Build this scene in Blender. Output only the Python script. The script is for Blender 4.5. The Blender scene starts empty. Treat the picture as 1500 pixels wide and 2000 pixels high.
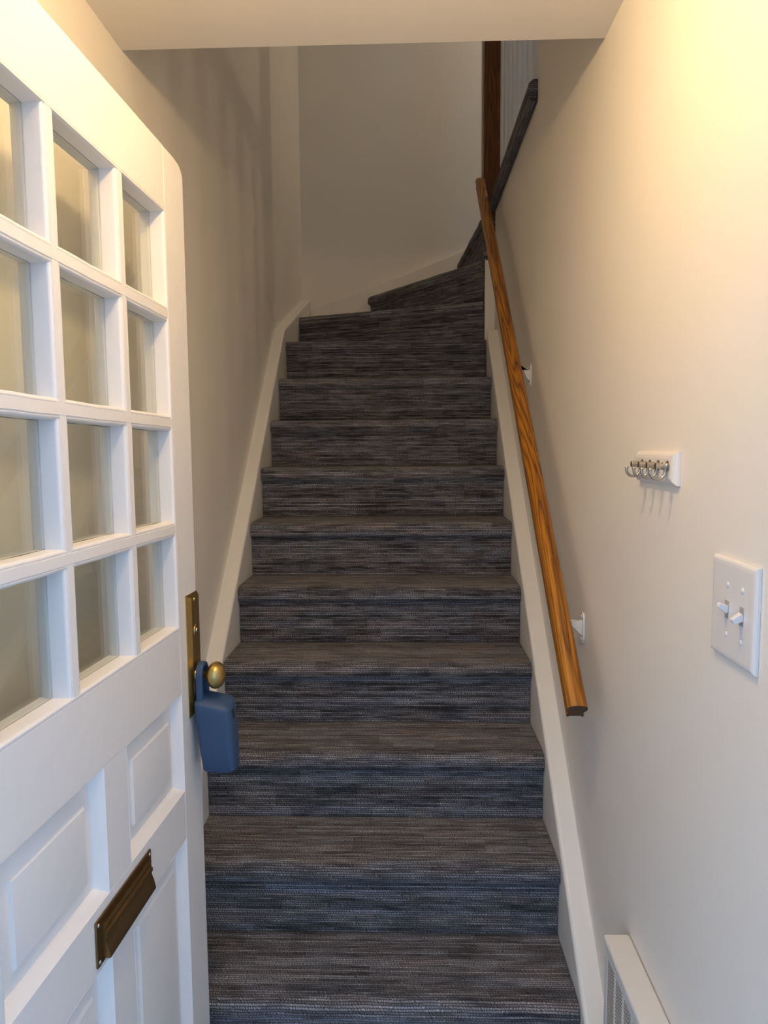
import bpy, bmesh, math, random
from mathutils import Vector, Matrix
random.seed(7)
scene = bpy.context.scene
COL = scene.collection

# ---------------------------------------------------------------- camera
FPX = 1390.19                       # focal length in pixels of the 1500x2000 frame
CAM = Vector((0.04205, 0.0, 1.45132))
RV = Vector((0.99950111, 0.03063796, -0.00767096))
UV_ = Vector((0.00477115, 0.09362268, 0.99559632))
FV = Vector((-0.03122121, 0.99513623, -0.0934298))
cd = bpy.data.cameras.new('camera')
cd.sensor_fit = 'VERTICAL'
cd.sensor_height = 36.0
cd.lens = FPX / 2000.0 * 36.0
cd.clip_start = 0.02
co = bpy.data.objects.new('camera', cd)
COL.objects.link(co)
M = Matrix((RV, UV_, -FV)).transposed().to_4x4()
M.translation = CAM
co.matrix_world = M
scene.camera = co

# ---------------------------------------------------------------- light
LAMP_POS = (-0.03, 0.90, 2.250)
LAMP_STRENGTH = 425.0
HALL_LAMP = (1.48, 3.85, 4.15)
HALL_STRENGTH = 560.0
SKY_STRENGTH = 1.85
w = bpy.data.worlds.new('sky')
scene.world = w
w.use_nodes = True
bg = w.node_tree.nodes['Background']
bg.inputs['Color'].default_value = (0.43, 0.65, 1.0, 1)
bg.inputs['Strength'].default_value = SKY_STRENGTH
vs = scene.view_settings
vs.view_transform = 'Standard'
vs.look = 'None'
vs.gamma = 1.0
vs.use_curve_mapping = False
vs.exposure = 0.0

# ---------------------------------------------------------------- dimensions
R_ = 0.195
T_ = 0.21720
D0 = 1.73189                        # riser of step 0
XL, XR = -0.53184, 0.42650          # carpet edges
WL, WR = XL - 0.05, XR + 0.05       # wall faces
YB = 4.40                           # back wall
YF = 0.62                           # inside face of the front wall
ZC = 2.324                          # entry ceiling
YH = 1.642                          # edge of the entry ceiling
ZU = 2.632                          # upper floor
YO = 2.445                          # near end of the stairwell opening in the right wall
YP = 3.55                           # far end of the right wall
ZT = 4.75                           # stairwell ceiling

# ---------------------------------------------------------------- materials
def new_mat(name):
    m = bpy.data.materials.new(name)
    m.use_nodes = True
    nt = m.node_tree
    return m, nt, nt.nodes['Principled BSDF']

def N(nt, kind, **kw):
    n = nt.nodes.new(kind)
    for k, v in kw.items():
        if k in n.inputs:
            n.inputs[k].default_value = v
        else:
            setattr(n, k, v)
    return n

def paint(name, col, rough=0.5, bump=0.15, scale=90.0, mottling=0.03):
    m, nt, b = new_mat(name)
    tc = N(nt, 'ShaderNodeTexCoord')
    n1 = N(nt, 'ShaderNodeTexNoise', Scale=scale, Detail=3.0)
    n2 = N(nt, 'ShaderNodeTexNoise', Scale=3.0, Detail=2.0)
    nt.links.new(tc.outputs['Object'], n1.inputs['Vector'])
    nt.links.new(tc.outputs['Object'], n2.inputs['Vector'])
    ramp = N(nt, 'ShaderNodeMixRGB')
    ramp.inputs[1].default_value = (*[c * (1 - mottling) for c in col], 1)
    ramp.inputs[2].default_value = (*[min(1, c * (1 + mottling)) for c in col], 1)
    nt.links.new(n2.outputs['Fac'], ramp.inputs[0])
    nt.links.new(ramp.outputs[0], b.inputs['Base Color'])
    b.inputs['Roughness'].default_value = rough
    bp = N(nt, 'ShaderNodeBump', Strength=bump, Distance=0.004)
    nt.links.new(n1.outputs['Fac'], bp.inputs['Height'])
    nt.links.new(bp.outputs['Normal'], b.inputs['Normal'])
    return m

def simple(name, col, rough=0.4, metal=0.0, bump=0.0, scale=300.0, vary=0.0):
    m, nt, b = new_mat(name)
    b.inputs['Base Color'].default_value = (*col, 1)
    b.inputs['Roughness'].default_value = rough
    b.inputs['Metallic'].default_value = metal
    tc = N(nt, 'ShaderNodeTexCoord')
    n1 = N(nt, 'ShaderNodeTexNoise', Scale=scale, Detail=2.0)
    nt.links.new(tc.outputs['Object'], n1.inputs['Vector'])
    if vary:
        mx = N(nt, 'ShaderNodeMixRGB')
        mx.inputs[1].default_value = (*[c * (1 - vary) for c in col], 1)
        mx.inputs[2].default_value = (*[c * (1 + vary) for c in col], 1)
        nt.links.new(n1.outputs['Fac'], mx.inputs[0])
        nt.links.new(mx.outputs[0], b.inputs['Base Color'])
    if bump:
        bp = N(nt, 'ShaderNodeBump', Strength=bump, Distance=0.002)
        nt.links.new(n1.outputs['Fac'], bp.inputs['Height'])
        nt.links.new(bp.outputs['Normal'], b.inputs['Normal'])
    return m

def carpet_mat():
    m, nt, b = new_mat('loop_pile_carpet')
    L = nt.links.new
    uv = N(nt, 'ShaderNodeUVMap')
    def mapped(su, sv, off=0.0):
        mp = N(nt, 'ShaderNodeMapping')
        mp.inputs['Scale'].default_value = (su, sv, 1)
        mp.inputs['Location'].default_value = (off, off * 1.7, 0)
        L(uv.outputs[0], mp.inputs[0])
        return mp.outputs[0]
    def noise(su, sv, off, detail=2.0, dim='2D', rough=0.5):
        n = N(nt, 'ShaderNodeTexNoise', noise_dimensions=dim, Scale=1.0, Detail=detail, Roughness=rough)
        L(mapped(su, sv, off), n.inputs['Vector'])
        return n.outputs['Fac']
    def mth(op, a, bb=None, c=None):
        n = N(nt, 'ShaderNodeMath', operation=op)
        for i, x in enumerate((a, bb, c)):
            if x is None: continue
            if isinstance(x, (int, float)): n.inputs[i].default_value = x
            else: L(x, n.inputs[i])
        return n.outputs[0]
    # rows of yarn loops, colour held along dashes of each row
    sep = N(nt, 'ShaderNodeSeparateXYZ')
    L(uv.outputs[0], sep.inputs[0])
    U, Vv = sep.outputs[0], sep.outputs[1]
    wobble = mth('MULTIPLY', mth('SUBTRACT', noise(14.0, 40.0, 1.3, 1.0), 0.5), 0.003)
    vrow = mth('DIVIDE', mth('ADD', Vv, wobble), 0.0062)
    row = mth('FLOOR', vrow)
    rowph = mth('FRACT', vrow)
    rr1 = N(nt, 'ShaderNodeTexWhiteNoise', noise_dimensions='1D')
    L(row, rr1.inputs['W'])
    def rownoise(freq, seed, detail):
        cmb = N(nt, 'ShaderNodeCombineXYZ')
        L(mth('MULTIPLY_ADD', U, freq, mth('MULTIPLY', rr1.outputs['Value'], 53.0 + seed)), cmb.inputs[0])
        L(mth('MULTIPLY_ADD', row, 7.377, seed + 0.41), cmb.inputs[1])
        t = N(nt, 'ShaderNodeTexNoise', noise_dimensions='2D', Scale=1.0, Detail=detail)
        L(cmb.outputs[0], t.inputs['Vector'])
        return t.outputs['Fac']
    dash = mth('ADD', mth('MULTIPLY', rownoise(11.0, 0.0, 2.0), 0.72), mth('MULTIPLY', rr1.outputs['Value'], 0.28))
    # machine pattern: blocks with sharp upright edges
    cellu = mth('FLOOR', mth('MULTIPLY_ADD', U, 8.5, mth('MULTIPLY', mth('FLOOR', mth('DIVIDE', Vv, 0.060)), 0.37)))
    cellv = mth('FLOOR', mth('DIVIDE', Vv, 0.030))
    cmb2 = N(nt, 'ShaderNodeCombineXYZ')
    L(cellu, cmb2.inputs[0]); L(cellv, cmb2.inputs[1])
    blk = N(nt, 'ShaderNodeTexWhiteNoise', noise_dimensions='2D')
    L(cmb2.outputs[0], blk.inputs['Vector'])
    bsep = N(nt, 'ShaderNodeSeparateColor')
    L(blk.outputs['Color'], bsep.inputs[0])
    loops = noise(240.0, 200.0, 5.7, 1.0)
    slant = mth('MULTIPLY_ADD', rowph, 0.8, mth('MULTIPLY', rr1.outputs['Value'], 5.0))
    jit = mth('MULTIPLY', noise(55.0, 110.0, 2.2, 1.0), 2.4)
    phase = mth('MULTIPLY', mth('ADD', mth('DIVIDE', U, 0.0066), mth('ADD', slant, jit)), 2 * math.pi)
    wave = mth('MULTIPLY_ADD', mth('SINE', phase), 0.5, 0.5)
    rowbulge = mth('SINE', mth('MULTIPLY', rowph, math.pi))
    stroke = mth('MULTIPLY', rowbulge, mth('MULTIPLY_ADD', wave, 0.80, 0.20))
    height = mth('ADD', stroke, mth('MULTIPLY', loops, 0.5))
    val = mth('ADD', mth('MULTIPLY', dash, 0.80), mth('MULTIPLY', bsep.outputs[0], 0.13))
    val = mth('ADD', val, mth('MULTIPLY', noise(3.0, 26.0, 8.8, 2.0), 0.12))
    cr = N(nt, 'ShaderNodeValToRGB')
    e = cr.color_ramp.elements
    e[0].position = 0.30; e[0].color = (0.055, 0.052, 0.055, 1)
    e[1].position = 0.76; e[1].color = (0.57, 0.57, 0.60, 1)
    k = e.new(0.50); k.color = (0.240, 0.237, 0.250, 1)
    L(val, cr.inputs[0])
    hue = N(nt, 'ShaderNodeValToRGB')
    h = hue.color_ramp.elements
    h[0].position = 0.24; h[0].color = (1.10, 0.95, 0.90, 1)
    h[1].position = 0.80; h[1].color = (0.93, 0.97, 1.10, 1)
    k = h.new(0.5); k.color = (1.0, 1.0, 1.0, 1)
    hn = mth('ADD', mth('MULTIPLY', noise(5.0, 24.0, 12.0, 2.0), 0.6), mth('MULTIPLY', bsep.outputs[1], 0.4))
    L(hn, hue.inputs[0])
    mul0 = N(nt, 'ShaderNodeMixRGB', blend_type='MULTIPLY')
    mul0.inputs[0].default_value = 1.0
    L(cr.outputs[0], mul0.inputs[1]); L(hue.outputs[0], mul0.inputs[2])
    # colour drops to near black between the loops
    mul = N(nt, 'ShaderNodeMixRGB')
    mul.inputs[1].default_value = (0.015, 0.0145, 0.016, 1)
    L(mth('MINIMUM', mth('MULTIPLY_ADD', stroke, 1.25, mth('MULTIPLY', loops, 0.10)), 1.0), mul.inputs[0])
    L(mul0.outputs[0], mul.inputs[2])
    L(mul.outputs[0], b.inputs['Base Color'])
    b.inputs['Roughness'].default_value = 0.95
    b.inputs['Specular IOR Level'].default_value = 0.1
    b.inputs['Sheen Weight'].default_value = 0.15
    bp = N(nt, 'ShaderNodeBump', Strength=0.7, Distance=0.004)
    L(height, bp.inputs['Height'])
    L(bp.outputs['Normal'], b.inputs['Normal'])
    return m

def wood_mat(name, dark, mid, light, axis='Y', ring=26.0, stretch=0.055, off=(0, 0, 0)):
    """oak: long figure along one object axis, ring lines and fine pores"""
    m, nt, b = new_mat(name)
    L = nt.links.new
    tc = N(nt, 'ShaderNodeTexCoord')
    mp = N(nt, 'ShaderNodeMapping')
    sc = {'Y': (1, stretch, 1), 'Z': (1, 1, stretch)}[axis]
    mp.inputs['Scale'].default_value = sc
    mp.inputs['Location'].default_value = off
    L(tc.outputs['Object'], mp.inputs[0])
    nz = N(nt, 'ShaderNodeTexNoise', Scale=11.0, Detail=2.0, Roughness=0.45)
    L(mp.outputs[0], nz.inputs['Vector'])
    mm = N(nt, 'ShaderNodeMath', operation='MULTIPLY')
    mm.inputs[1].default_value = ring
    L(nz.outputs['Fac'], mm.inputs[0])
    fr = N(nt, 'ShaderNodeMath', operation='FRACT')
    L(mm.outputs[0], fr.inputs[0])
    cr = N(nt, 'ShaderNodeValToRGB')
    e = cr.color_ramp.elements
    e[0].position = 0.0; e[0].color = (*dark, 1)
    e[1].position = 1.0; e[1].color = (*[0.5 * (a + c) for a, c in zip(dark, mid)], 1)
    k = e.new(0.22); k.color = (*mid, 1)
    k = e.new(0.62); k.color = (*light, 1)
    L(fr.outputs[0], cr.inputs[0])
    mp2 = N(nt, 'ShaderNodeMapping')
    mp2.inputs['Scale'].default_value = tuple(x if x == 1 else 0.02 for x in sc)
    L(tc.outputs['Object'], mp2.inputs[0])
    pores = N(nt, 'ShaderNodeTexNoise', Scale=420.0, Detail=2.0)
    L(mp2.outputs[0], pores.inputs['Vector'])
    pr = N(nt, 'ShaderNodeValToRGB')
    pr.color_ramp.elements[0].position = 0.34; pr.color_ramp.elements[0].color = (0.35, 0.27, 0.22, 1)
    pr.color_ramp.elements[1].position = 0.52; pr.color_ramp.elements[1].color = (1, 1, 1, 1)
    L(pores.outputs['Fac'], pr.inputs[0])
    mul = N(nt, 'ShaderNodeMixRGB', blend_type='MULTIPLY')
    mul.inputs[0].default_value = 0.8
    L(cr.outputs[0], mul.inputs[1]); L(pr.outputs[0], mul.inputs[2])
    L(mul.outputs[0], b.inputs['Base Color'])
    b.inputs['Roughness'].default_value = 0.42
    bp = N(nt, 'ShaderNodeBump', Strength=0.15, Distance=0.001)
    L(pores.outputs['Fac'], bp.inputs['Height'])
    L(bp.outputs['Normal'], b.inputs['Normal'])
    return m

def glass_mat():
    m = bpy.data.materials.new('pane_glass')
    m.use_nodes = True
    nt = m.node_tree
    nt.nodes.clear()
    out = N(nt, 'ShaderNodeOutputMaterial')
    lw = N(nt, 'ShaderNodeLayerWeight', Blend=0.5)
    pw = N(nt, 'ShaderNodeMath', operation='POWER')
    pw.inputs[1].default_value = 5.0
    nt.links.new(lw.outputs['Facing'], pw.inputs[0])
    fr = N(nt, 'ShaderNodeMath', operation='MULTIPLY_ADD')
    fr.inputs[1].default_value = 0.95
    fr.inputs[2].default_value = 0.045
    nt.links.new(pw.outputs[0], fr.inputs[0])
    tr = N(nt, 'ShaderNodeBsdfTransparent')
    tr.inputs[0].default_value = (0.95, 0.97, 0.95, 1)
    gl = N(nt, 'ShaderNodeBsdfGlossy', Roughness=0.005)
    mix = N(nt, 'ShaderNodeMixShader')
    nt.links.new(fr.outputs[0], mix.inputs[0])
    nt.links.new(tr.outputs[0], mix.inputs[1])
    nt.links.new(gl.outputs[0], mix.inputs[2])
    nt.links.new(mix.outputs[0], out.inputs[0])
    return m

def emit_mat(name, col, strength):
    m = bpy.data.materials.new(name)
    m.use_nodes = True
    nt = m.node_tree
    nt.nodes.clear()
    out = N(nt, 'ShaderNodeOutputMaterial')
    em = N(nt, 'ShaderNodeEmission', Strength=strength)
    em.inputs[0].default_value = (*col, 1)
    nt.links.new(em.outputs[0], out.inputs[0])
    return m

MAT = {
    'wall': paint('wall_paint', (0.87, 0.83, 0.755), 0.55, 0.12, 70.0),
    'ceiling': paint('ceiling_paint', (0.90, 0.865, 0.80), 0.7, 0.06, 60.0),
    'trim': paint('trim_paint', (0.88, 0.855, 0.79), 0.32, 0.12, 40.0, 0.02),
    'door': paint('door_paint', (0.85, 0.84, 0.825), 0.30, 0.16, 55.0, 0.02),
    'white': paint('white_plastic', (0.80, 0.78, 0.75), 0.35, 0.03, 60.0, 0.01),
    'enamel': paint('bracket_enamel', (0.80, 0.79, 0.76), 0.3, 0.1, 200.0, 0.02),
    'heater': paint('heater_enamel', (0.78, 0.76, 0.71), 0.4, 0.05, 60.0, 0.01),
    'dark': simple('painted_dark', (0.02, 0.016, 0.015), 0.8),
    'carpet': carpet_mat(),
    'oak': wood_mat('golden_oak', (0.10, 0.034, 0.004), (0.36, 0.135, 0.009), (0.49, 0.198, 0.012)),
    'oakdark': wood_mat('dark_oak', (0.07, 0.022, 0.006), (0.155, 0.052, 0.012), (0.20, 0.07, 0.017), 'Z', 20.0, 0.06, (3, 1, 2)),
    'brass': simple('aged_brass', (0.56, 0.40, 0.15), 0.33, 1.0, 0.1, 120.0, 0.15),
    'bronze': simple('dark_brass', (0.25, 0.155, 0.065), 0.38, 1.0, 0.1, 120.0, 0.2),
    'nickel': simple('brushed_nickel', (0.50, 0.46, 0.40), 0.28, 1.0, 0.05, 200.0, 0.1),
    'blue': simple('blue_rubber', (0.026, 0.066, 0.145), 0.55, 0.0, 0.05, 500.0, 0.03),
    'putty': simple('old_putty', (0.11, 0.09, 0.07), 0.8),
    'endgrain': simple('oak_end_grain', (0.075, 0.030, 0.012), 0.6, 0.0, 0.2, 400.0, 0.3),
    'slot': simple('slot_dark', (0.42, 0.39, 0.36), 0.6),
    'concrete': paint('porch_concrete', (0.38, 0.37, 0.35), 0.85, 0.3, 40.0, 0.1),
    'siding': paint('outside_paint', (0.6, 0.6, 0.58), 0.6, 0.1, 40.0),
    'glass': glass_mat(),
    'bulb': emit_mat('warm_bulb', (1.0, 0.675, 0.335), LAMP_STRENGTH),
    'hallbulb': emit_mat('hall_bulb', (1.0, 0.80, 0.58), HALL_STRENGTH),
}

# ---------------------------------------------------------------- helpers
def link(name, verts, faces, mat, parent=None, origin=None, smooth=False, bevel=0.0, segs=2, uvs=None, recalc=True):
    """verts in world coordinates; origin = world position of the object's own origin"""
    if parent is not None:
        o0 = Vector(parent['_w'])
        origin = o0 if origin is None else Vector(origin)
    else:
        o0 = Vector((0, 0, 0))
        if origin is None:
            xs = [v[0] for v in verts]; ys = [v[1] for v in verts]; zs = [v[2] for v in verts]
            origin = Vector(((min(xs) + max(xs)) / 2, (min(ys) + max(ys)) / 2, min(zs)))
        else:
            origin = Vector(origin)
    bm = bmesh.new()
    bv = [bm.verts.new(Vector(v) - origin) for v in verts]
    lay = bm.loops.layers.uv.new('UVMap') if uvs else None
    for i, f in enumerate(faces):
        try:
            fc = bm.faces.new([bv[k] for k in f])
        except ValueError:
            continue
        if lay:
            for lp, q in zip(fc.loops, uvs[i]):
                lp[lay].uv = q
    if recalc:
        bmesh.ops.recalc_face_normals(bm, faces=bm.faces)
    if bevel > 0:
        ed = [e for e in bm.edges if len(e.link_faces) == 2 and e.calc_face_angle(0) > 0.5]
        bmesh.ops.bevel(bm, geom=ed, offset=bevel, segments=segs, profile=0.5, affect='EDGES', clamp_overlap=True)
    me = bpy.data.meshes.new(name)
    bm.to_mesh(me)
    bm.free()
    if smooth or bevel > 0:
        for pl in me.polygons:
            pl.use_smooth = True
        try:
            me.set_sharp_from_angle(angle=math.radians(38))
        except Exception:
            pass
    me.materials.append(MAT[mat] if isinstance(mat, str) else mat)
    ob = bpy.data.objects.new(name, me)
    COL.objects.link(ob)
    if parent is not None:
        ob.parent = parent
        ob.location = origin - o0
    else:
        ob.location = origin
    if bevel > 0:
        wn = ob.modifiers.new('weighted_normal', 'WEIGHTED_NORMAL')
        wn.keep_sharp = True
        wn.weight = 100
    ob['_w'] = tuple(origin)
    return ob

def prism(pts, vec):
    n = len(pts)
    vec = Vector(vec)
    a = [Vector(q) for q in pts]
    verts = a + [q + vec for q in a]
    faces = [tuple(range(n)), tuple(reversed(range(n, 2 * n)))]
    faces += [(i, (i + 1) % n, n + (i + 1) % n, n + i) for i in range(n)]
    return verts, faces

def boxvf(x0, x1, y0, y1, z0, z1):
    return prism([(x0, y0, z0), (x1, y0, z0), (x1, y1, z0), (x0, y1, z0)], (0, 0, z1 - z0))

def join(*vfs):
    V, Fc = [], []
    for v, f in vfs:
        o = len(V)
        V += list(v)
        Fc += [tuple(i + o for i in q) for q in f]
    return V, Fc

def tube(path, rads, seg=12, caps=True):
    """round tube through path points with a radius for each"""
    P = [Vector(q) for q in path]
    n = len(P)
    V, Fc = [], []
    ref = None
    for i in range(n):
        tdir = (P[min(i + 1, n - 1)] - P[max(i - 1, 0)]).normalized()
        if ref is None:
            ref = tdir.orthogonal().normalized()
        ref = (ref - tdir * ref.dot(tdir)).normalized()
        bi = tdir.cross(ref)
        for k in range(seg):
            a = 2 * math.pi * k / seg
            V.append(P[i] + (ref * math.cos(a) + bi * math.sin(a)) * rads[i])
    for i in range(n - 1):
        for k in range(seg):
            Fc.append((i * seg + k, i * seg + (k + 1) % seg, (i + 1) * seg + (k + 1) % seg, (i + 1) * seg + k))
    if caps:
        Fc.append(tuple(range(seg)))
        Fc.append(tuple(range((n - 1) * seg, n * seg)))
    return V, Fc

def thing(name, label, cat, loc, group=None, kind=None):
    o = bpy.data.objects.new(name, None)
    o.empty_display_size = 0.05
    COL.objects.link(o)
    o.location = loc
    o['_w'] = tuple(loc)
    tag(o, label, cat, group, kind)
    return o

def tag(o, label, cat, group=None, kind=None):
    o['label'] = label
    o['category'] = cat
    if group: o['group'] = group
    if kind: o['kind'] = kind
    return o

# ---------------------------------------------------------------- room shell
tag(link('wall_left', *boxvf(WL - 0.10, WL, YF - 0.12, YB + 0.1, 0, ZT), 'wall'),
    'plain greige painted wall on the left of the staircase', 'wall', kind='structure')
rw = [(WR, YF - 0.12, 0), (WR, YP, 0), (WR, YP, ZU - 0.06), (WR, YO, ZU - 0.06), (WR, YO, ZT), (WR, YF - 0.12, ZT)]
tag(link('wall_right', *prism(rw, (0.11, 0, 0)), 'wall'),
    'plain greige painted wall behind the wooden handrail', 'wall', kind='structure')
tag(link('wall_back', *boxvf(WL, 1.75, YB, YB + 0.10, 0, ZT), 'wall'),
    'dim greige wall at the head of the stairs', 'wall', kind='structure')
tag(link('ceiling', *boxvf(WL, WR, YF, YH, ZC, ZU), 'ceiling'),
    'low white ceiling over the entry ending in a straight edge', 'ceiling', kind='structure')
tag(link('wall_front_upper', *boxvf(WL, WR, YH - 0.11, YH, ZU, ZT), 'wall'),
    'wall above the edge of the entry ceiling, out of sight', 'wall', kind='structure')
tag(link('ceiling_upper', *boxvf(WL - 0.1, 1.75, YH - 0.11, YB + 0.1, ZT, ZT + 0.1), 'ceiling'),
    'white ceiling high above the stairwell', 'ceiling', kind='structure')
tag(link('wall_hall', *boxvf(1.65, 1.75, YH - 0.1, YB, ZU, ZT), 'wall'),
    'far wall of the upstairs hall', 'wall', kind='structure')
wx0, wx1, wz0, wz1 = 0.72, 1.50, 3.25, 4.45
hn = join(boxvf(WR + 0.11, wx0, YH - 0.11, YH, ZU, ZT), boxvf(wx1, 1.65, YH - 0.11, YH, ZU, ZT), boxvf(wx0, wx1, YH - 0.11, YH, ZU, wz0), boxvf(wx0, wx1, YH - 0.11, YH, wz1, ZT))
tag(link('wall_hall_near', *hn, 'wall'), 'near wall of the upstairs hall around its window', 'wall', kind='structure')
win = thing('window_1', 'white framed window of the upstairs hall, out of sight', 'window', ((wx0 + wx1) / 2, YH - 0.06, wz0), kind='structure')
for b6 in ((wx0, wx1, wz0, wz0 + 0.05), (wx0, wx1, wz1 - 0.05, wz1), (wx0, wx0 + 0.05, wz0 + 0.05, wz1 - 0.05), (wx1 - 0.05, wx1, wz0 + 0.05, wz1 - 0.05), (wx0 + 0.05, wx1 - 0.05, (wz0 + wz1) / 2 - 0.02, (wz0 + wz1) / 2 + 0.02)):
    link('window_frame', *boxvf(b6[0], b6[1], YH - 0.085, YH - 0.035, b6[2], b6[3]), 'white', parent=win)
for (za, zb) in ((wz0 + 0.05, (wz0 + wz1) / 2 - 0.02), ((wz0 + wz1) / 2 + 0.02, wz1 - 0.05)):
    link('glass_pane', *boxvf(wx0 + 0.05, wx1 - 0.05, YH - 0.062, YH - 0.058, za, zb), 'glass', parent=win)
tag(link('floor', *boxvf(WL, WR, YF - 0.12, YB, -0.10, 0.0), 'concrete'),
    'entry floor at the foot of the stairs', 'floor', kind='structure')
tag(link('floor_porch', *boxvf(-6, 6, -8, YF - 0.12, -0.12, -0.02), 'concrete'),
    'grey concrete porch outside the doorway', 'floor', kind='structure')
# front wall with the doorway the photographer looks through
fw = join(boxvf(-4, -0.455, YF - 0.12, YF, 0, 3.2), boxvf(0.455, 4, YF - 0.12, YF, 0, 3.2), boxvf(-0.455, 0.455, YF - 0.12, YF, 2.07, 3.2))
tag(link('wall_front', *fw, 'siding'), 'house front wall around the open doorway', 'wall', kind='structure')
# upstairs floor with its carpeted edge over the stairwell
uf = link('floor_upper', *boxvf(WR + 0.11, 1.65, YH, YB, ZU - 0.25, ZU - 0.004), 'carpet')
tag(uf, 'upstairs hall floor whose dark carpet wraps over the wall top', 'floor', kind='structure')
EY0, EY1 = YO, YP - 0.004
prof = [(WR + 0.112, ZU - 0.06), (WR - 0.0005, ZU - 0.06), (WR - 0.001, ZU - 0.070), (WR - 0.018, ZU - 0.070), (WR - 0.029, ZU - 0.060), (WR - 0.033, ZU - 0.036),
        (WR - 0.029, ZU - 0.012), (WR - 0.016, ZU - 0.002), (WR + 0.004, ZU), (WR + 0.112, ZU)]
arc = [0]
for a, b_ in zip(prof, prof[1:]):
    arc.append(arc[-1] + math.hypot(a[0] - b_[0], a[1] - b_[1]))
V, Fc, UVs = [], [], []
for (x, z) in prof: V.append((x, EY0, z))
for (x, z) in prof: V.append((x, EY1, z))
n = len(prof)
for i in range(n - 1):
    Fc.append((i, i + 1, n + i + 1, n + i))
    UVs.append([(EY0, arc[i]), (EY0, arc[i + 1]), (EY1, arc[i + 1]), (EY1, arc[i])])
for base in (0, n):
    Fc.append(tuple(range(base, base + n)))
    UVs.append([(V[k][0], V[k][2]) for k in range(base, base + n)])
link('carpet_edge', V, Fc, 'carpet', parent=uf, smooth=True, uvs=UVs)

# ---------------------------------------------------------------- staircase
stairs = thing('staircase', 'steep staircase covered in dark grey streaked loop carpet, winding right at top', 'staircase', (-0.05, D0 - T_, 0))

def step(A, B, back, z0, z1, seed, lean=0.0):
    """a carpeted step: riser from A (left end) to B (right end), tread reaching to the plan points 'back' (right to left)"""
    A = Vector((A[0], A[1], 0)); B = Vector((B[0], B[1], 0))
    s = (B - A).normalized()
    nrm = Vector((s.y, -s.x, 0))              # out of the riser, towards the walker
    H = z1 - z0
    pr = [(0.0, 0.0), (0.001, 0.05), (0.002, H - 0.060), (0.005, H - 0.0535), (0.0145, H - 0.0495), (0.0200, H - 0.042), (0.0220, H - 0.030),
          (0.0205, H - 0.017), (0.0145, H - 0.007), (0.005, H - 0.0015), (-0.010, H)]
    arc = [0]
    for a, b in zip(pr, pr[1:]):
        arc.append(arc[-1] + math.hypot(a[0] - b[0], a[1] - b[1]))
    V, Fc, UVs = [], [], []
    NS = 24
    u0 = seed * 3.17
    for j in range(NS + 1):
        q = A.lerp(B, j / NS)
        wob = 0.0012 * math.sin(j * 1.3 + seed * 2.1) + 0.0008 * math.sin(j * 0.53 + seed)
        for (pp, hh) in pr:
            wb = wob * max(0.0, (hh / H - 0.6) / 0.4)
            V.append(q + nrm * (pp + wb) + Vector((0, 0, z0 + hh)))
    m = len(pr)
    Ln = (B - A).length
    for j in range(NS):
        for i in range(m - 1):
            Fc.append((j * m + i, (j + 1) * m + i, (j + 1) * m + i + 1, j * m + i + 1))
            ua, ub = u0 + Ln * j / NS, u0 + Ln * (j + 1) / NS
            va, vb = seed * 1.37 + arc[i], seed * 1.37 + arc[i + 1]
            UVs.append([(ua, va), (ub, va), (ub, vb), (ua, vb)])
    # tread and body
    base = len(V)
    bk = [Vector((q[0], q[1], 0)) for q in back]
    for q in bk: V.append(q + Vector((0, 0, z1)))
    for q in bk: V.append(q + Vector((0, 0, z0)))
    nb = len(bk)
    top = [j * m + m - 1 for j in range(NS + 1)] + [base + k for k in range(nb)]
    Fc.append(tuple(top))
    UVs.append([(u0 + (Vector((V[k][0], V[k][1], 0)) - A).dot(s), seed * 1.37 + arc[-1] - 0.012 - (Vector((V[k][0], V[k][1], 0)) - A).dot(nrm)) for k in top])
    Fc.append(tuple([NS * m + i for i in range(m)] + [base, base + nb]))
    UVs.append([(0.1 + V[k][1], V[k][2]) for k in Fc[-1]])
    Fc.append(tuple([i for i in range(m - 1, -1, -1)] + [base + 2 * nb - 1, base + nb - 1]))
    UVs.append([(0.1 + V[k][1], V[k][2]) for k in Fc[-1]])
    for k in range(nb - 1):
        Fc.append((base + k, base + nb + k, base + nb + k + 1, base + k + 1))
        UVs.append([(0, 0)] * 4)
    bot = [j * m for j in range(NS + 1)] + [base + nb + k for k in range(nb)]
    Fc.append(tuple(reversed(bot)))
    UVs.append([(0, 0)] * len(bot))
    return link('step', V, Fc, 'carpet', parent=stairs, smooth=True, uvs=UVs)

g = 0.0015
xl, xr = XL + g, XR - g
for k in range(-1, 8):
    y = D0 + k * T_
    step((xl, y), (xr, y), [(xr, y + T_), (xl, y + T_)], (k + 1) * R_, (k + 2) * R_, k + 2)
PV = (XR - g, 3.555)                 # newel about which the winders turn
y8 = D0 + 8 * T_
W9 = (xl, 3.925)
W10 = (-0.165, YB - 0.028)
W11 = (0.375, YB - 0.028)
step((xl, y8), (xr, y8), [PV, W9], 9 * R_, 10 * R_, 10)
step(W9, PV, [PV, W10, (xl, YB - 0.028)], 10 * R_, 11 * R_, 11)
step(W10, PV, [PV, W11], 11 * R_, 12 * R_, 12)
step(W11, (XR - 0.004, 3.555), [(1.0, 3.60), (1.0, YB - 0.028)], 12 * R_, 13 * R_, 13)

link('newel_wall', *boxvf(XR + 0.002, WR + 0.11, YP + 0.006, YB - 0.03, 0, 12 * R_ - 0.001), 'wall', parent=stairs)['label'] = 'short painted wall below the newel post'

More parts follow.
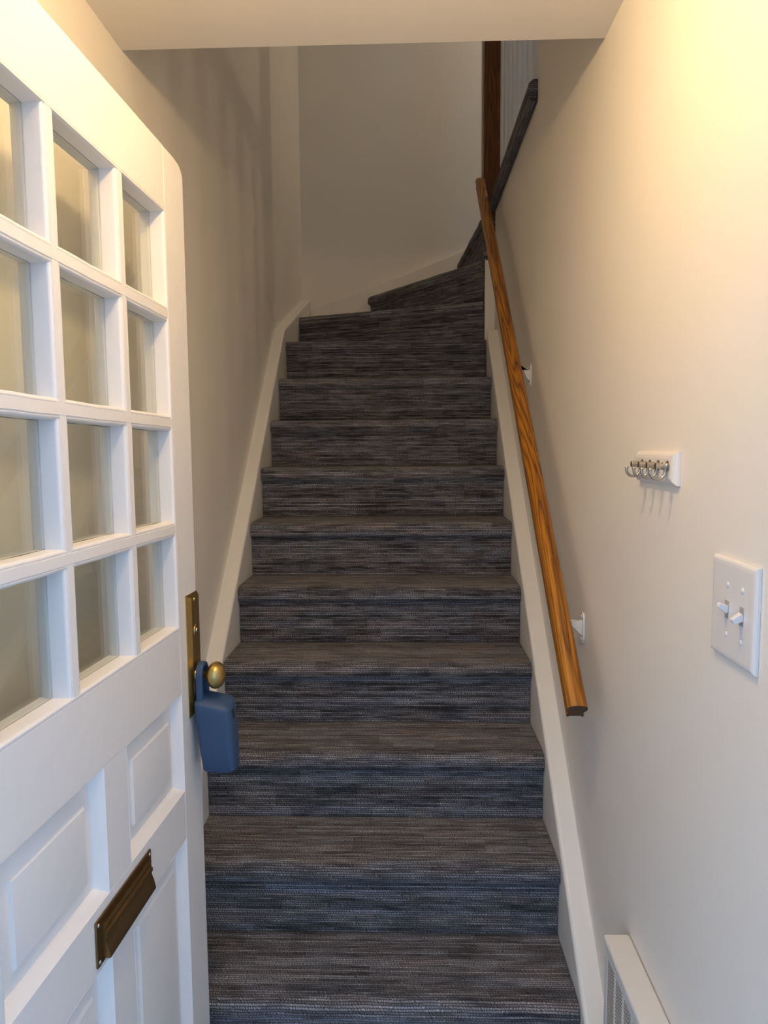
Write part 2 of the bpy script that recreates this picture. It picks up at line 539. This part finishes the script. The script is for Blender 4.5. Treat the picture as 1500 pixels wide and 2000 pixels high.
# skirt boards
def skirt(name, pts, x0, x1, label):
    vf = prism([(x0, y, z) for y, z in pts], (x1 - x0, 0, 0))
    o = link(name, *vf, 'trim', bevel=0.010, segs=3)
    tag(o, label, 'skirting', kind='structure')
    return o
lz = lambda y: 0.801 + 0.939 * (y - 2.157)
skirt('baseboard_left', [(1.46, 0.0), (1.46, lz(1.46)), (3.436, 2.002), (4.18, 2.262), (YB - 0.001, 2.335), (YB - 0.001, 1.7), (3.3, 1.0), (2.4, 0.0)],
      WL - 0.014, XL, 'thick white painted skirt board climbing the left wall')
rz = lambda y: 0.352 + 0.906 * (y - 1.636)
skirt('baseboard_right', [(1.42, 0.0), (1.42, rz(1.42)), (3.45, rz(3.45)), (3.45, 1.2), (2.6, 0.0)],
      XR, WR + 0.014, 'thick white painted skirt board climbing the right wall')
bp_ = [(XL, 1.9), (XL, 2.275), (-0.30, 2.345), (0.02, 2.46), (0.39, 2.60), (1.2, 2.9), (1.2, 1.9)]
vf = prism([(x, YB - 0.0005, z) for x, z in bp_], (0, -0.026, 0))
tag(link('baseboard_back', *vf, 'trim', bevel=0.006), 'white skirt board rising along the back wall above the winder steps', 'skirting', kind='structure')

# ---------------------------------------------------------------- door
E0 = Vector((-0.38752, 1.42, 1.00154))
DD = Vector((0.04010531, 0.99905857, -0.01653914))
DN = Vector((0.99919524, -0.04011079, 0.0))
DZ = Vector((0, 0, 1))
def dp(u, v, nn):
    return E0 + DD * u + DZ * v + DN * nn
DW, DTOP, DBOT, DTH = 0.785, 0.988, -0.985, 0.045
door = thing('door_1', 'white painted wooden front door with twelve glass panes, swung open on the left', 'door', dp(-DW / 2, DBOT, -DTH / 2), kind='structure')

def dbox(name, u0, u1, v0, v1, n0=-DTH, n1=0.0, mat='door', bevel=0.0015, parent=None):
    vf = prism([dp(u0, v0, n0), dp(u1, v0, n0), dp(u1, v1, n0), dp(u0, v1, n0)], DN * (n1 - n0))
    return link(name, *vf, mat, parent=parent or door, bevel=bevel, segs=2)

UL, UR = -0.685, -0.101              # glass field between the stiles
UM1, UM2 = -0.4925, -0.2885          # upright glazing bars
VT, VBm = 0.876, 0.100               # glass field bottom / top
VM = [0.6895, 0.4915, 0.2935]        # level glazing bars
PT, PB = -0.026, -0.221              # upper panels
QT, QB = -0.316, -0.800              # lower panels
SU0, SU1 = -0.425, -0.348            # middle upright between panels
# stiles: the free one has a worn, rounded top corner
pts = [(UR, DBOT), (0.0, DBOT), (0.0, DTOP - 0.022), (-0.006, DTOP - 0.011), (-0.020, DTOP - 0.003), (-0.045, DTOP), (UR, DTOP)]
vf = prism([dp(u, v, -DTH) for u, v in pts], DN * DTH)
link('stile', *vf, 'door', parent=door, bevel=0.003, segs=2)
dbox('stile', -DW, UL, DBOT, DTOP)
dbox('rail', UL, UR, VT, DTOP, n1=-0.0003)
dbox('rail', UL, UR, PT, VBm, n1=-0.0003)
dbox('rail', UL, UR, QT, PB, n1=-0.0003)
dbox('rail', UL, UR, DBOT, QB, n1=-0.0003)
dbox('middle_stile', SU0, SU1, PB, PT, n1=-0.0005)
dbox('middle_stile', SU0, SU1, QB, QT, n1=-0.0005)
GN = -0.027                          # glass plane
def bar_profile():
    # half profile of a glazing bar: flat, quirk, bead, side
    h = [(0.0072, 0.0), (0.0078, -0.0018), (0.0088, -0.0018), (0.0096, -0.0006), (0.0116, -0.0008), (0.0134, -0.0024), (0.0142, -0.005), (0.0142, GN - 0.001),
         (0.0142, -0.038), (0.009, -DTH)]
    return h + [(-a, b) for a, b in reversed(h)]
def wob_bar(name, along, c, a0, a1, dn):
    prof = bar_profile()
    NSEG = 14
    V, Fc = [], []
    m = len(prof)
    for j in range(NSEG + 1):
        q = a0 + (a1 - a0) * j / NSEG
        wv = 0.0003 * math.sin(j * 1.9 + c * 60) + 0.0002 * math.sin(j * 3.1 + c * 31)
        for (a, nn) in prof:
            if along == 'v': V.append(dp(c + a + wv, q, nn + dn))
            else: V.append(dp(q, c + a + wv, nn + dn))
    for j in range(NSEG):
        for i in range(m):
            Fc.append((j * m + i, j * m + (i + 1) % m, (j + 1) * m + (i + 1) % m, (j + 1) * m + i))
    Fc.append(tuple(range(m))); Fc.append(tuple(range(NSEG * m, (NSEG + 1) * m)))
    return link(name, V, Fc, 'door', parent=door, smooth=True)
for c in VM: wob_bar('glazing_bar', 'u', c, UL, UR, 0.0)
for c in (UM1, UM2): wob_bar('glazing_bar', 'v', c, VBm, VT, -0.0004)
# bead round the glass field
def bead(p0, p1, inward):
    # inward: (du,dv) direction to the glass
    h = [(-0.001, -0.0016), (0.001, -0.0016), (0.0018, 0.0002), (0.004, 0.0), (0.0060, -0.0022), (0.0066, -0.005), (0.0066, -DTH), (-0.001, -DTH)]
    V = []
    for (u, v) in (p0, p1):
        for (a, nn) in h:
            V.append(dp(u + inward[0] * a, v + inward[1] * a, nn))
    m = len(h)
    Fc = [(i, (i + 1) % m, m + (i + 1) % m, m + i) for i in range(m)] + [tuple(range(m)), tuple(range(m, 2 * m))]
    link('glass_bead', V, Fc, 'door', parent=door, smooth=True)
bead((UL, VBm), (UR, VBm), (0, 1)); bead((UL, VT), (UR, VT), (0, -1))
bead((UL, VBm), (UL, VT), (1, 0)); bead((UR, VBm), (UR, VT), (-1, 0))
# twelve panes
us = [UL + 0.006, UM1, UM2, UR - 0.006]
vvs = [VT - 0.006] + VM + [VBm + 0.006]
for i in range(3):
    for j in range(4):
        u0 = us[i] + (0.0 if i == 0 else 0.0135); u1 = us[i + 1] - (0.0 if i == 2 else 0.0135)
        v1 = vvs[j] - (0.0 if j == 0 else 0.0135); v0 = vvs[j + 1] + (0.0 if j == 3 else 0.0135)
        V = [dp(u0, v0, GN), dp(u1, v0, GN), dp(u1, v1, GN), dp(u0, v1, GN)]
        vf = prism(V, DN * -0.003)
        gp = link('glass_pane', *vf, 'glass', parent=door)
        e_ = 0.0013
        o4 = [(u0, v0), (u1, v0), (u1, v1), (u0, v1)]
        i4 = [(u0 + e_, v0 + e_), (u1 - e_, v0 + e_), (u1 - e_, v1 - e_), (u0 + e_, v1 - e_)]
        V = [dp(u, v, GN + 0.0002) for u, v in o4] + [dp(u, v, GN + 0.0008) for u, v in i4]
        link('putty_line', V, [(k, (k + 1) % 4, 4 + (k + 1) % 4, 4 + k) for k in range(4)], 'putty', parent=gp, recalc=False)
# raised panels with a moulding around each
def panel(u0, u1, v0, v1):
    rings = [(0.0, 0.0), (0.002, -0.003), (0.006, -0.006), (0.009, -0.013), (0.012, -0.0165), (0.013, -0.0195), (0.040, -0.0145), (0.043, -0.0105), (0.046, -0.010)]
    V, Fc = [], []
    for (ins, nn) in rings:
        V += [dp(u0 + ins, v0 + ins, nn), dp(u1 - ins, v0 + ins, nn), dp(u1 - ins, v1 - ins, nn), dp(u0 + ins, v1 - ins, nn)]
    for k in range(len(rings) - 1):
        for c in range(4):
            Fc.append((k * 4 + c, k * 4 + (c + 1) % 4, k * 4 + 4 + (c + 1) % 4, k * 4 + 4 + c))
    L_ = (len(rings) - 1) * 4
    Fc.append((L_, L_ + 1, L_ + 2, L_ + 3))
    b = len(V)
    V += [dp(u0, v0, -0.036), dp(u1, v0, -0.036), dp(u1, v1, -0.036), dp(u0, v1, -0.036)]
    Fc.append((b + 3, b + 2, b + 1, b))
    for c in range(4):
        Fc.append((c, b + c, b + (c + 1) % 4, (c + 1) % 4))
    link('panel', V, Fc, 'door', parent=door, smooth=True)
panel(SU1, UR, PB, PT); panel(UL, SU0, PB, PT)
panel(SU1, UR, QB, QT); panel(UL, SU0, QB, QT)

# lock plate, knob, mail slot: parts of the door
V, Fc = [], []
prs = [(0.0, 0.0, 0.0), (0.0, 0.0, 0.0015), (0.0125, 0.006, 0.0075), (0.0140, 0.007, 0.0080)]
for (iu, iv, nn) in prs:
    V += [dp(-0.066 + iu, -0.088 + iv, nn), dp(-0.004 - iu * 0.4, -0.088 + iv, nn), dp(-0.004 - iu * 0.4, 0.158 - iv, nn), dp(-0.066 + iu, 0.158 - iv, nn)]
for k in range(3):
    for c in range(4):
        Fc.append((k * 4 + c, k * 4 + (c + 1) % 4, k * 4 + 4 + (c + 1) % 4, k * 4 + 4 + c))
Fc.append((0, 1, 2, 3)); Fc.append((12, 13, 14, 15))
pl = link('lock_plate', V, Fc, 'brass', parent=door)
pl['label'] = 'tall worn brass lock plate'
KU, KV = -0.036, -0.008
def dtube(path, rads, seg=16):
    return tube([dp(*q) for q in path], rads, seg)
link('keyhole', *dtube([(KU + 0.004, 0.083, 0.0078), (KU + 0.004, 0.083, 0.0092), (KU + 0.004, 0.083, 0.0098)], [0.0125, 0.0118, 0.009], 24), 'brass', parent=pl, smooth=True)
link('keyhole_core', *dtube([(KU + 0.004, 0.083, 0.0096), (KU + 0.004, 0.083, 0.0115)], [0.0055, 0.005], 16), 'nickel', parent=pl, smooth=True)
for sv in (0.146, -0.077):
    link('screw', *dtube([(KU, sv, 0.0078), (KU, sv, 0.0090), (KU, sv, 0.0094)], [0.004, 0.0036, 0.002], 12), 'brass', parent=pl, smooth=True)
kn = [(0.007, 0.014), (0.0095, 0.013), (0.0115, 0.0085), (0.026, 0.008), (0.030, 0.010), (0.0325, 0.016), (0.036, 0.0215), (0.041, 0.0255), (0.047, 0.0272), (0.053, 0.0262), (0.059, 0.022), (0.063, 0.0155), (0.0655, 0.008), (0.0662, 0.001)]
kb = link('knob', *dtube([(KU, KV, a) for a, _ in kn], [b for _, b in kn], 32), 'brass', parent=door, smooth=True)
kb['label'] = 'oval brass door knob'
ms = dbox('mail_slot', -0.476, -0.279, -0.306, -0.236, 0.0, 0.0035, 'bronze', 0.0012)
ms['label'] = 'dark brass mail slot with ribbed flap'
fl = [(-0.246, 0.0035), (-0.246, 0.0075), (-0.2505, 0.0095), (-0.2545, 0.0075), (-0.2575, 0.0075), (-0.261, 0.011), (-0.266, 0.0115), (-0.2685, 0.0085), (-0.272, 0.0088),
      (-0.282, 0.0125), (-0.292, 0.015), (-0.2975, 0.0155), (-0.2985, 0.0125), (-0.297, 0.0035)]
vf = prism([dp(-0.462, v, nn) for v, nn in fl], DD * 0.169)
link('flap', *vf, 'bronze', parent=ms, smooth=True)
for (u, v) in ((-0.470, -0.243), (-0.470, -0.299), (-0.285, -0.243), (-0.285, -0.299)):
    link('screw', *dtube([(u, v, 0.003), (u, v, 0.0047), (u, v, 0.0052)], [0.0035, 0.003, 0.0015], 10), 'nickel', parent=ms, smooth=True)
for v in (0.70, -0.05, -0.80):
    link('hinge', *dtube([(-DW - 0.004, v - 0.045, -0.002), (-DW - 0.004, v + 0.045, -0.002)], [0.006, 0.006], 10), 'brass', parent=door, smooth=True)

# ---------------------------------------------------------------- key lockbox hanging on the knob
LBZ = KV - 0.118
lock = thing('key_lockbox', 'blue rubber covered key lockbox hanging from the brass door knob', 'lockbox', dp(KU, KV - 0.19, 0.035))
def rrect(cu, cn, hu, hn, rad, seg=6):
    out = []
    for (sx, sy, a0) in ((1, 1, 0), (-1, 1, 90), (-1, -1, 180), (1, -1, 270)):
        for k in range(seg + 1):
            a = math.radians(a0 + 90.0 * k / seg)
            out.append((cu + sx * (hu - rad) + rad * math.cos(a), cn + sy * (hn - rad) + rad * math.sin(a)))
    return out
def lbody():
    V, Fc = [], []
    secs = [(-0.1925, 0.55, 0.0), (-0.1910, 0.86, 0.0), (-0.187, 0.96, 0.0), (-0.14, 1.02, 0.2), (-0.09, 1.06, 0.5), (-0.056, 1.06, 0.8), (-0.049, 1.04, 0.9), (-0.0455, 0.97, 0.95), (-0.040, 0.60, 1.0)]
    m = None
    for (v, sc, slant) in secs:
        lean = (-0.05 - v) * 0.075
        ring = rrect(0.0, 0.0, 0.027 * sc, 0.0345 * sc, 0.0125 * sc)
        m = len(ring)
        for (a, b) in ring:
            # the top slopes down away from the door and towards the camera
            dv = slant * (-0.0065 * (b / 0.0325) + 0.0065 * (a / 0.026) - 0.004) if slant > 0.6 else 0.0
            V.append(dp(KU - 0.004 + a, KV + v + dv, 0.0445 + b + lean))
    n = len(secs)
    for j in range(n - 1):
        for i in range(m):
            Fc.append((j * m + i, j * m + (i + 1) % m, (j + 1) * m + (i + 1) % m, (j + 1) * m + i))
    Fc.append(tuple(range(m))); Fc.append(tuple(range((n - 1) * m, n * m)))
    return V, Fc
link('body', *lbody(), 'blue', parent=lock, smooth=True)
# shackle: a flat loop round the neck of the knob
V, Fc = [], []
ns = 20
loop = []
for k in range(ns + 1):
    a = math.radians(-10 + 200 * k / ns)
    loop.append((0.0185 * math.cos(a), 0.004 + 0.0195 * math.sin(a)))
loop = [(0.0185, -0.056)] + [(0.0185, -0.03)] + loop + [(-0.0185, -0.03), (-0.0185, -0.056)]
n = len(loop)
cs = [(-1, -1), (1, -1), (1, 1), (-1, 1)]
for i, (a, b) in enumerate(loop):
    p0 = Vector(loop[max(i - 1, 0)]); p1 = Vector(loop[min(i + 1, n - 1)])
    tdir = (p1 - p0).normalized(); nd = Vector((tdir.y, -tdir.x))
    for (s1, s2) in cs:
        V.append(dp(KU + a + nd.x * s1 * 0.0045, KV + b + nd.y * s1 * 0.0045, 0.0195 + s2 * 0.0065))
for i in range(n - 1):
    for c in range(4):
        Fc.append((i * 4 + c, i * 4 + (c + 1) % 4, i * 4 + 4 + (c + 1) % 4, i * 4 + 4 + c))
Fc.append((0, 1, 2, 3)); Fc.append(tuple(range((n - 1) * 4, n * 4)))
link('shackle', V, Fc, 'blue', parent=lock, bevel=0.002)
link('release_slot', *prism([dp(KU - 0.012, KV - 0.085, 0.0815), dp(KU - 0.004, KV - 0.085, 0.0815), dp(KU - 0.004, KV - 0.068, 0.0812), dp(KU - 0.012, KV - 0.068, 0.0812)], DN * 0.0035), 'dark', parent=lock)

# ---------------------------------------------------------------- handrail on the right wall
RX = 0.4115
RA = Vector((RX, 1.5335, 0.853)); RB = Vector((0.4005, 3.545, 2.672))
rd = (RB - RA).normalized()
rh = Vector((0, -rd.z, rd.y)).normalized()
rail = thing('handrail', 'golden oak handrail sloping up the right wall', 'handrail', RA)
half = [(0.0, 0.004), (0.0125, 0.004), (0.0135, 0.0), (0.0185, 0.0), (0.0195, 0.004), (0.0172, 0.012), (0.0160, 0.018), (0.0185, 0.0225), (0.0218, 0.027),
        (0.0226, 0.033), (0.0212, 0.0395), (0.0170, 0.0445), (0.0100, 0.0475), (0.0, 0.0485)]
rp = half + [(-a, b) for a, b in reversed(half[1:-1])]
V, Fc = [], []
m = len(rp)
NS = 10
for j in range(NS + 1):
    q = RA.lerp(RB, j / NS)
    for (a, b) in rp:
        V.append(q + Vector((a, 0, 0)) + rh * b)
for j in range(NS):
    for i in range(m):
        Fc.append((j * m + i, j * m + (i + 1) % m, (j + 1) * m + (i + 1) % m, (j + 1) * m + i))
Fc.append(tuple(range(m))); Fc.append(tuple(range(NS * m, (NS + 1) * m)))
# built along Y in its own frame so the grain runs with the rail
ro = link('rail', V, Fc, 'oak', parent=rail, smooth=True)
ang = math.atan2(rd.z, rd.y)
rot = Matrix.Rotation(-ang, 4, 'X')
ro.data.transform(rot)
ro.rotation_euler = (ang, 0, 0)
eg = link('rail_end', *prism([RA - rd * 0.0012 + Vector((a, 0, 0)) + rh * b for a, b in rp], rd * 0.0011), 'endgrain', parent=rail)
eg['label'] = 'dark sawn end of the rail'
def bracket(y, zt, zb):
    b0 = Vector((WR, y, zb))
    # wall plate
    pw = 0.016
    vf = prism([(WR - 0.0004, y - pw, zb + 0.012), (WR - 0.0004, y - pw * 0.6, zb + 0.002), (WR - 0.0004, y, zb), (WR - 0.0004, y + pw * 0.6, zb + 0.002), (WR - 0.0004, y + pw, zb + 0.012),
                (WR - 0.0004, y + pw, zt - 0.012), (WR - 0.0004, y + pw * 0.6, zt - 0.002), (WR - 0.0004, y, zt), (WR - 0.0004, y - pw * 0.6, zt - 0.002), (WR - 0.0004, y - pw, zt - 0.012)], (-0.005, 0, 0))
    br = link('bracket', *vf, 'enamel', parent=rail, bevel=0.0012)
    # web arm curving out to the rail
    zr = RA.z + (y - RA.y) * rd.z / rd.y
    a = [(WR - 0.004, zb + 0.018), (WR - 0.016, zb + 0.030), (WR - 0.032, zr - 0.022), (RX + 0.010, zr - 0.007), (RX - 0.010, zr - 0.004), (RX - 0.010, zr + 0.002), (RX + 0.012, zr + 0.003),
         (WR - 0.030, min(zt - 0.020, zr - 0.002)), (WR - 0.012, zt - 0.022), (WR - 0.004, zt - 0.020)]
    vf = prism([(x, y - 0.006, z) for x, z in a], (0, 0.012, 0))
    link('arm', *vf, 'enamel', parent=br, bevel=0.0012)
    for z in (zt - 0.011, zb + 0.011):
        link('screw', *tube([(WR - 0.005, y, z), (WR - 0.0072, y, z), (WR - 0.008, y, z)], [0.0042, 0.0036, 0.0015], 10), 'enamel', parent=br, smooth=True)
    br['label'] = 'white enamelled wall bracket'
bracket(2.515, 1.728, 1.650)
bracket(1.730, 1.041, 0.963)

# ---------------------------------------------------------------- hook rack
hr = thing('hook_rack', 'small white wooden rack with four nickel coat hooks on the right wall', 'hook rack', (WR, 1.243, 1.384))
hy0, hy1, hz0, hz1 = 1.141, 1.333, 1.383, 1.437
V, Fc = [], []
for (ins, dx) in ((0.0, 0.0), (0.0, 0.004), (0.0025, 0.0075), (0.006, 0.0105), (0.011, 0.0120)):
    x = WR - 0.0004 - dx
    V += [(x, hy0 + ins, hz0 + ins), (x, hy1 - ins, hz0 + ins), (x, hy1 - ins, hz1 - ins), (x, hy0 + ins, hz1 - ins)]
for k in range(4):
    for c in range(4):
        Fc.append((k * 4 + c, k * 4 + (c + 1) % 4, k * 4 + 4 + (c + 1) % 4, k * 4 + 4 + c))
Fc.append((0, 1, 2, 3)); Fc.append((16, 17, 18, 19))
link('board', V, Fc, 'white', parent=hr, smooth=False)
hx = WR - 0.0122
first = None
for k, y in enumerate((1.163, 1.2045, 1.245, 1.2855)):
    z = 1.4145
    if first is None:
        pegs = [(0.0, 0.0085), (0.0015, 0.0085), (0.003, 0.0055), (0.005, 0.0046), (0.0075, 0.0046), (0.0085, 0.0062), (0.010, 0.0062), (0.011, 0.0050), (0.0165, 0.0050), (0.0175, 0.0056), (0.020, 0.0056), (0.0208, 0.0046)]
        f1 = tube([(hx - a, y, z) for a, _ in pegs], [b for _, b in pegs], 16)
        path, rd_ = [], []
        path.append((hx - 0.0045, y, z - 0.001)); rd_.append(0.0030)
        path.append((hx - 0.0045, y, z - 0.008)); rd_.append(0.0027)
        for q in range(13):
            a = math.radians(180 + 195 * q / 12)
            path.append((hx - 0.0165 + 0.0120 * math.cos(a - math.pi), y, z - 0.0095 - 0.0120 * math.sin(a - math.pi)))
            rd_.append(0.0024)
        f2 = tube(path, rd_, 10)
        h = link('hook', *join(f1, f2), 'nickel', parent=hr, origin=(hx, y, z), smooth=True)
        tipo = path[-1]
        tip = link('hook_tip', *tube([(tipo[0], tipo[1], tipo[2] - 0.0012), (tipo[0], tipo[1], tipo[2] + 0.0008), (tipo[0], tipo[1], tipo[2] + 0.0022), (tipo[0], tipo[1], tipo[2] + 0.0032)], [0.0027, 0.0034, 0.0028, 0.001], 10), 'nickel', parent=h, smooth=True)
        first, ftip, fy = h, tip, y
    else:
        c = first.copy(); COL.objects.link(c); c.parent = hr
        c.location = first.location + Vector((0, y - fy, 0))
        c2 = ftip.copy(); COL.objects.link(c2); c2.parent = c

# ---------------------------------------------------------------- light switch
sw = thing('light_switch', 'white double toggle light switch plate on the right wall', 'light switch', (WR, 0.934, 1.163))
sy0, sy1, sz0, sz1 = 0.8715, 0.9965, 1.1625, 1.2975
V, Fc = [], []
rr = ((0.0, 0.0), (0.0, 0.0035), (0.0015, 0.0055), (0.004, 0.0068), (0.008, 0.0072))
for (ins, dx) in rr:
    x = WR - 0.0004 - dx
    V += [(x, sy0 + ins, sz0 + ins), (x, sy1 - ins, sz0 + ins), (x, sy1 - ins, sz1 - ins), (x, sy0 + ins, sz1 - ins)]
for k in range(len(rr) - 1):
    for c in range(4):
        Fc.append((k * 4 + c, k * 4 + (c + 1) % 4, k * 4 + 4 + (c + 1) % 4, k * 4 + 4 + c))
Fc.append((0, 1, 2, 3)); q = (len(rr) - 1) * 4; Fc.append((q, q + 1, q + 2, q + 3))
link('switch_plate', V, Fc, 'white', parent=sw, smooth=False)
sx = WR - 0.0077
zc = 1.230
for (y, up) in ((0.9465, 1), (0.9045, -1)):
    link('toggle_slot', *boxvf(sx - 0.0004, sx + 0.0002, y - 0.0052, y + 0.0052, zc - 0.0120, zc + 0.0120), 'slot', parent=sw)
    a = math.radians(28) * up
    ca, sa = math.cos(a), math.sin(a)
    def tp(l, h): return (sx - l * ca + h * sa * 1.0, None, zc + l * sa + h * ca)
    c4 = [(-0.001, -0.0056), (0.0135, -0.0034), (0.0142, 0.0), (0.0135, 0.0034), (-0.001, 0.0056)]
    pts3 = [(tp(l, h)[0], y - 0.0046, tp(l, h)[2]) for l, h in c4]
    link('toggle', *prism(pts3, (0, 0.0092, 0)), 'white', parent=sw, bevel=0.001)
    for z in (zc + 0.0335, zc - 0.0335):
        link('screw', *tube([(sx + 0.0003, y, z), (sx - 0.001, y, z), (sx - 0.0016, y, z)], [0.0036, 0.0033, 0.0018], 12), 'white', parent=sw, smooth=True)

# ---------------------------------------------------------------- wall heater / register
HX0 = 0.4245
ht = thing('wall_register', 'cream metal wall heater with slotted grille low on the right wall', 'heater', (0.45, 1.09, 0.0))
hY0, hY1, hZ = 0.80, 1.327, 0.494
vfh = boxvf(HX0, WR - 0.0005, hY0, hY1, hZ - 0.016, hZ)
link('top_cover', *vfh, 'heater', parent=ht, bevel=0.006, segs=3)
for ya, yb in ((hY1 - 0.013, hY1 - 0.002), (hY0 + 0.002, hY0 + 0.013)):
    link('side_panel', *boxvf(HX0 + 0.0072, WR - 0.0005, ya, yb, 0.002, hZ - 0.0165), 'heater', parent=ht, bevel=0.002)
link('slot_backing', *boxvf(HX0 + 0.0064, WR - 0.0005, hY0 + 0.0135, hY1 - 0.0135, 0.002, hZ - 0.0165), 'dark', parent=ht)  # sheet coloured near black to stand for the shade behind the slots
# face frame with columns of level slots
fx0, fx1 = HX0 + 0.004, HX0 + 0.0062
gy0, gy1, gz0, gz1 = hY0 + 0.017, hY1 - 0.017, 0.062, hZ - 0.036
for (ya, yb, za, zb) in ((hY0 + 0.002, hY1 - 0.002, gz1, hZ - 0.0168), (hY0 + 0.002, hY1 - 0.002, 0.012, gz0), (gy1, hY1 - 0.002, gz0 + 0.0002, gz1 - 0.0002), (hY0 + 0.002, gy0, gz0 + 0.0002, gz1 - 0.0002)):
    link('face_frame', *boxvf(fx0, fx1, ya, yb, za, zb), 'heater', parent=ht)
ncol = 10
first = None
for c in range(1, ncol):
    y = gy0 + (gy1 - gy0) * c / ncol
    link('grille_bar', *boxvf(fx0, fx1, y - 0.003, y + 0.003, gz0, gz1), 'heater', parent=ht)
nrow = 58
for rw_ in range(1, nrow):
    z = gz0 + (gz1 - gz0) * rw_ / nrow
    if first is None:
        first = link('grille_slat', *boxvf(fx0 + 0.0008, fx0 + 0.0014, gy0, gy1, z - 0.0012, z + 0.0012), 'heater', parent=ht)
        fz = z
    else:
        c = first.copy(); COL.objects.link(c); c.parent = ht
        c.location = first.location + Vector((0, 0, z - fz))

# ---------------------------------------------------------------- upstairs railing
sr = thing('stair_railing', 'upstairs railing with a dark oak newel post and white balusters', 'railing', (0.50, 3.0, ZU))
nx0, nx1 = 0.420, 0.522
link('newel_post', *boxvf(nx0, nx1, YP + 0.001, YP + 0.101, 13 * R_ + 0.002, 3.80), 'oakdark', parent=sr, bevel=0.004)
link('newel_trim', *boxvf(nx0 - 0.0035, nx0 + 0.002, YP + 0.06, YP + 0.099, 13 * R_ + 0.05, 3.78), 'white', parent=sr)
link('top_rail', *boxvf(WR + 0.004, WR + 0.056, YO, YP, 3.46, 3.51), 'oakdark', parent=sr, bevel=0.008)
first = None
by = YP - 0.075
while by > YO + 0.02:
    if first is None:
        first = link('baluster', *boxvf(WR + 0.012, WR + 0.046, by - 0.017, by + 0.017, ZU, 3.46), 'white', parent=sr, bevel=0.002)
        fby = by
    else:
        c = first.copy(); COL.objects.link(c); c.parent = sr
        c.location = first.location + Vector((0, by - fby, 0))
    by -= 0.122

# ---------------------------------------------------------------- lamps
def sphere_vf(c, r_, nu=20, nv=10):
    V, Fc = [], []
    for j in range(nv + 1):
        th = math.pi * j / nv
        rr_ = max(1e-4, math.sin(th)) * r_
        for i in range(nu):
            a = 2 * math.pi * i / nu
            V.append((c[0] + rr_ * math.cos(a), c[1] + rr_ * math.sin(a), c[2] + r_ * math.cos(th)))
    for j in range(nv):
        for i in range(nu):
            Fc.append((j * nu + i, j * nu + (i + 1) % nu, (j + 1) * nu + (i + 1) % nu, (j + 1) * nu + i))
    return V, Fc
el = thing('ceiling_lamp', 'small warm globe lamp on the low entry ceiling', 'lamp', (LAMP_POS[0], LAMP_POS[1], ZC - 0.12))
lx, ly, lz_ = LAMP_POS
link('lamp_base', *tube([(lx, ly, ZC - 0.0005), (lx, ly, ZC - 0.010), (lx, ly, ZC - 0.018), (lx, ly, ZC - 0.0455)], [0.050, 0.048, 0.022, 0.016], 32), 'white', parent=el, smooth=True)
link('globe', *sphere_vf(LAMP_POS, 0.030, 24, 14), 'bulb', parent=el, smooth=True)
hl = thing('hall_lamp', 'upstairs hall lamp hanging from the ceiling, out of sight', 'lamp', (HALL_LAMP[0], HALL_LAMP[1], HALL_LAMP[2] - 0.05))
link('cord', *tube([(HALL_LAMP[0], HALL_LAMP[1], ZT - 0.0005), (HALL_LAMP[0], HALL_LAMP[1], HALL_LAMP[2] + 0.03)], [0.004, 0.004], 8), 'white', parent=hl)
link('bulb', *sphere_vf(HALL_LAMP, 0.022), 'hallbulb', parent=hl, smooth=True)

for o in list(bpy.data.objects):
    if '_w' in o: del o['_w']
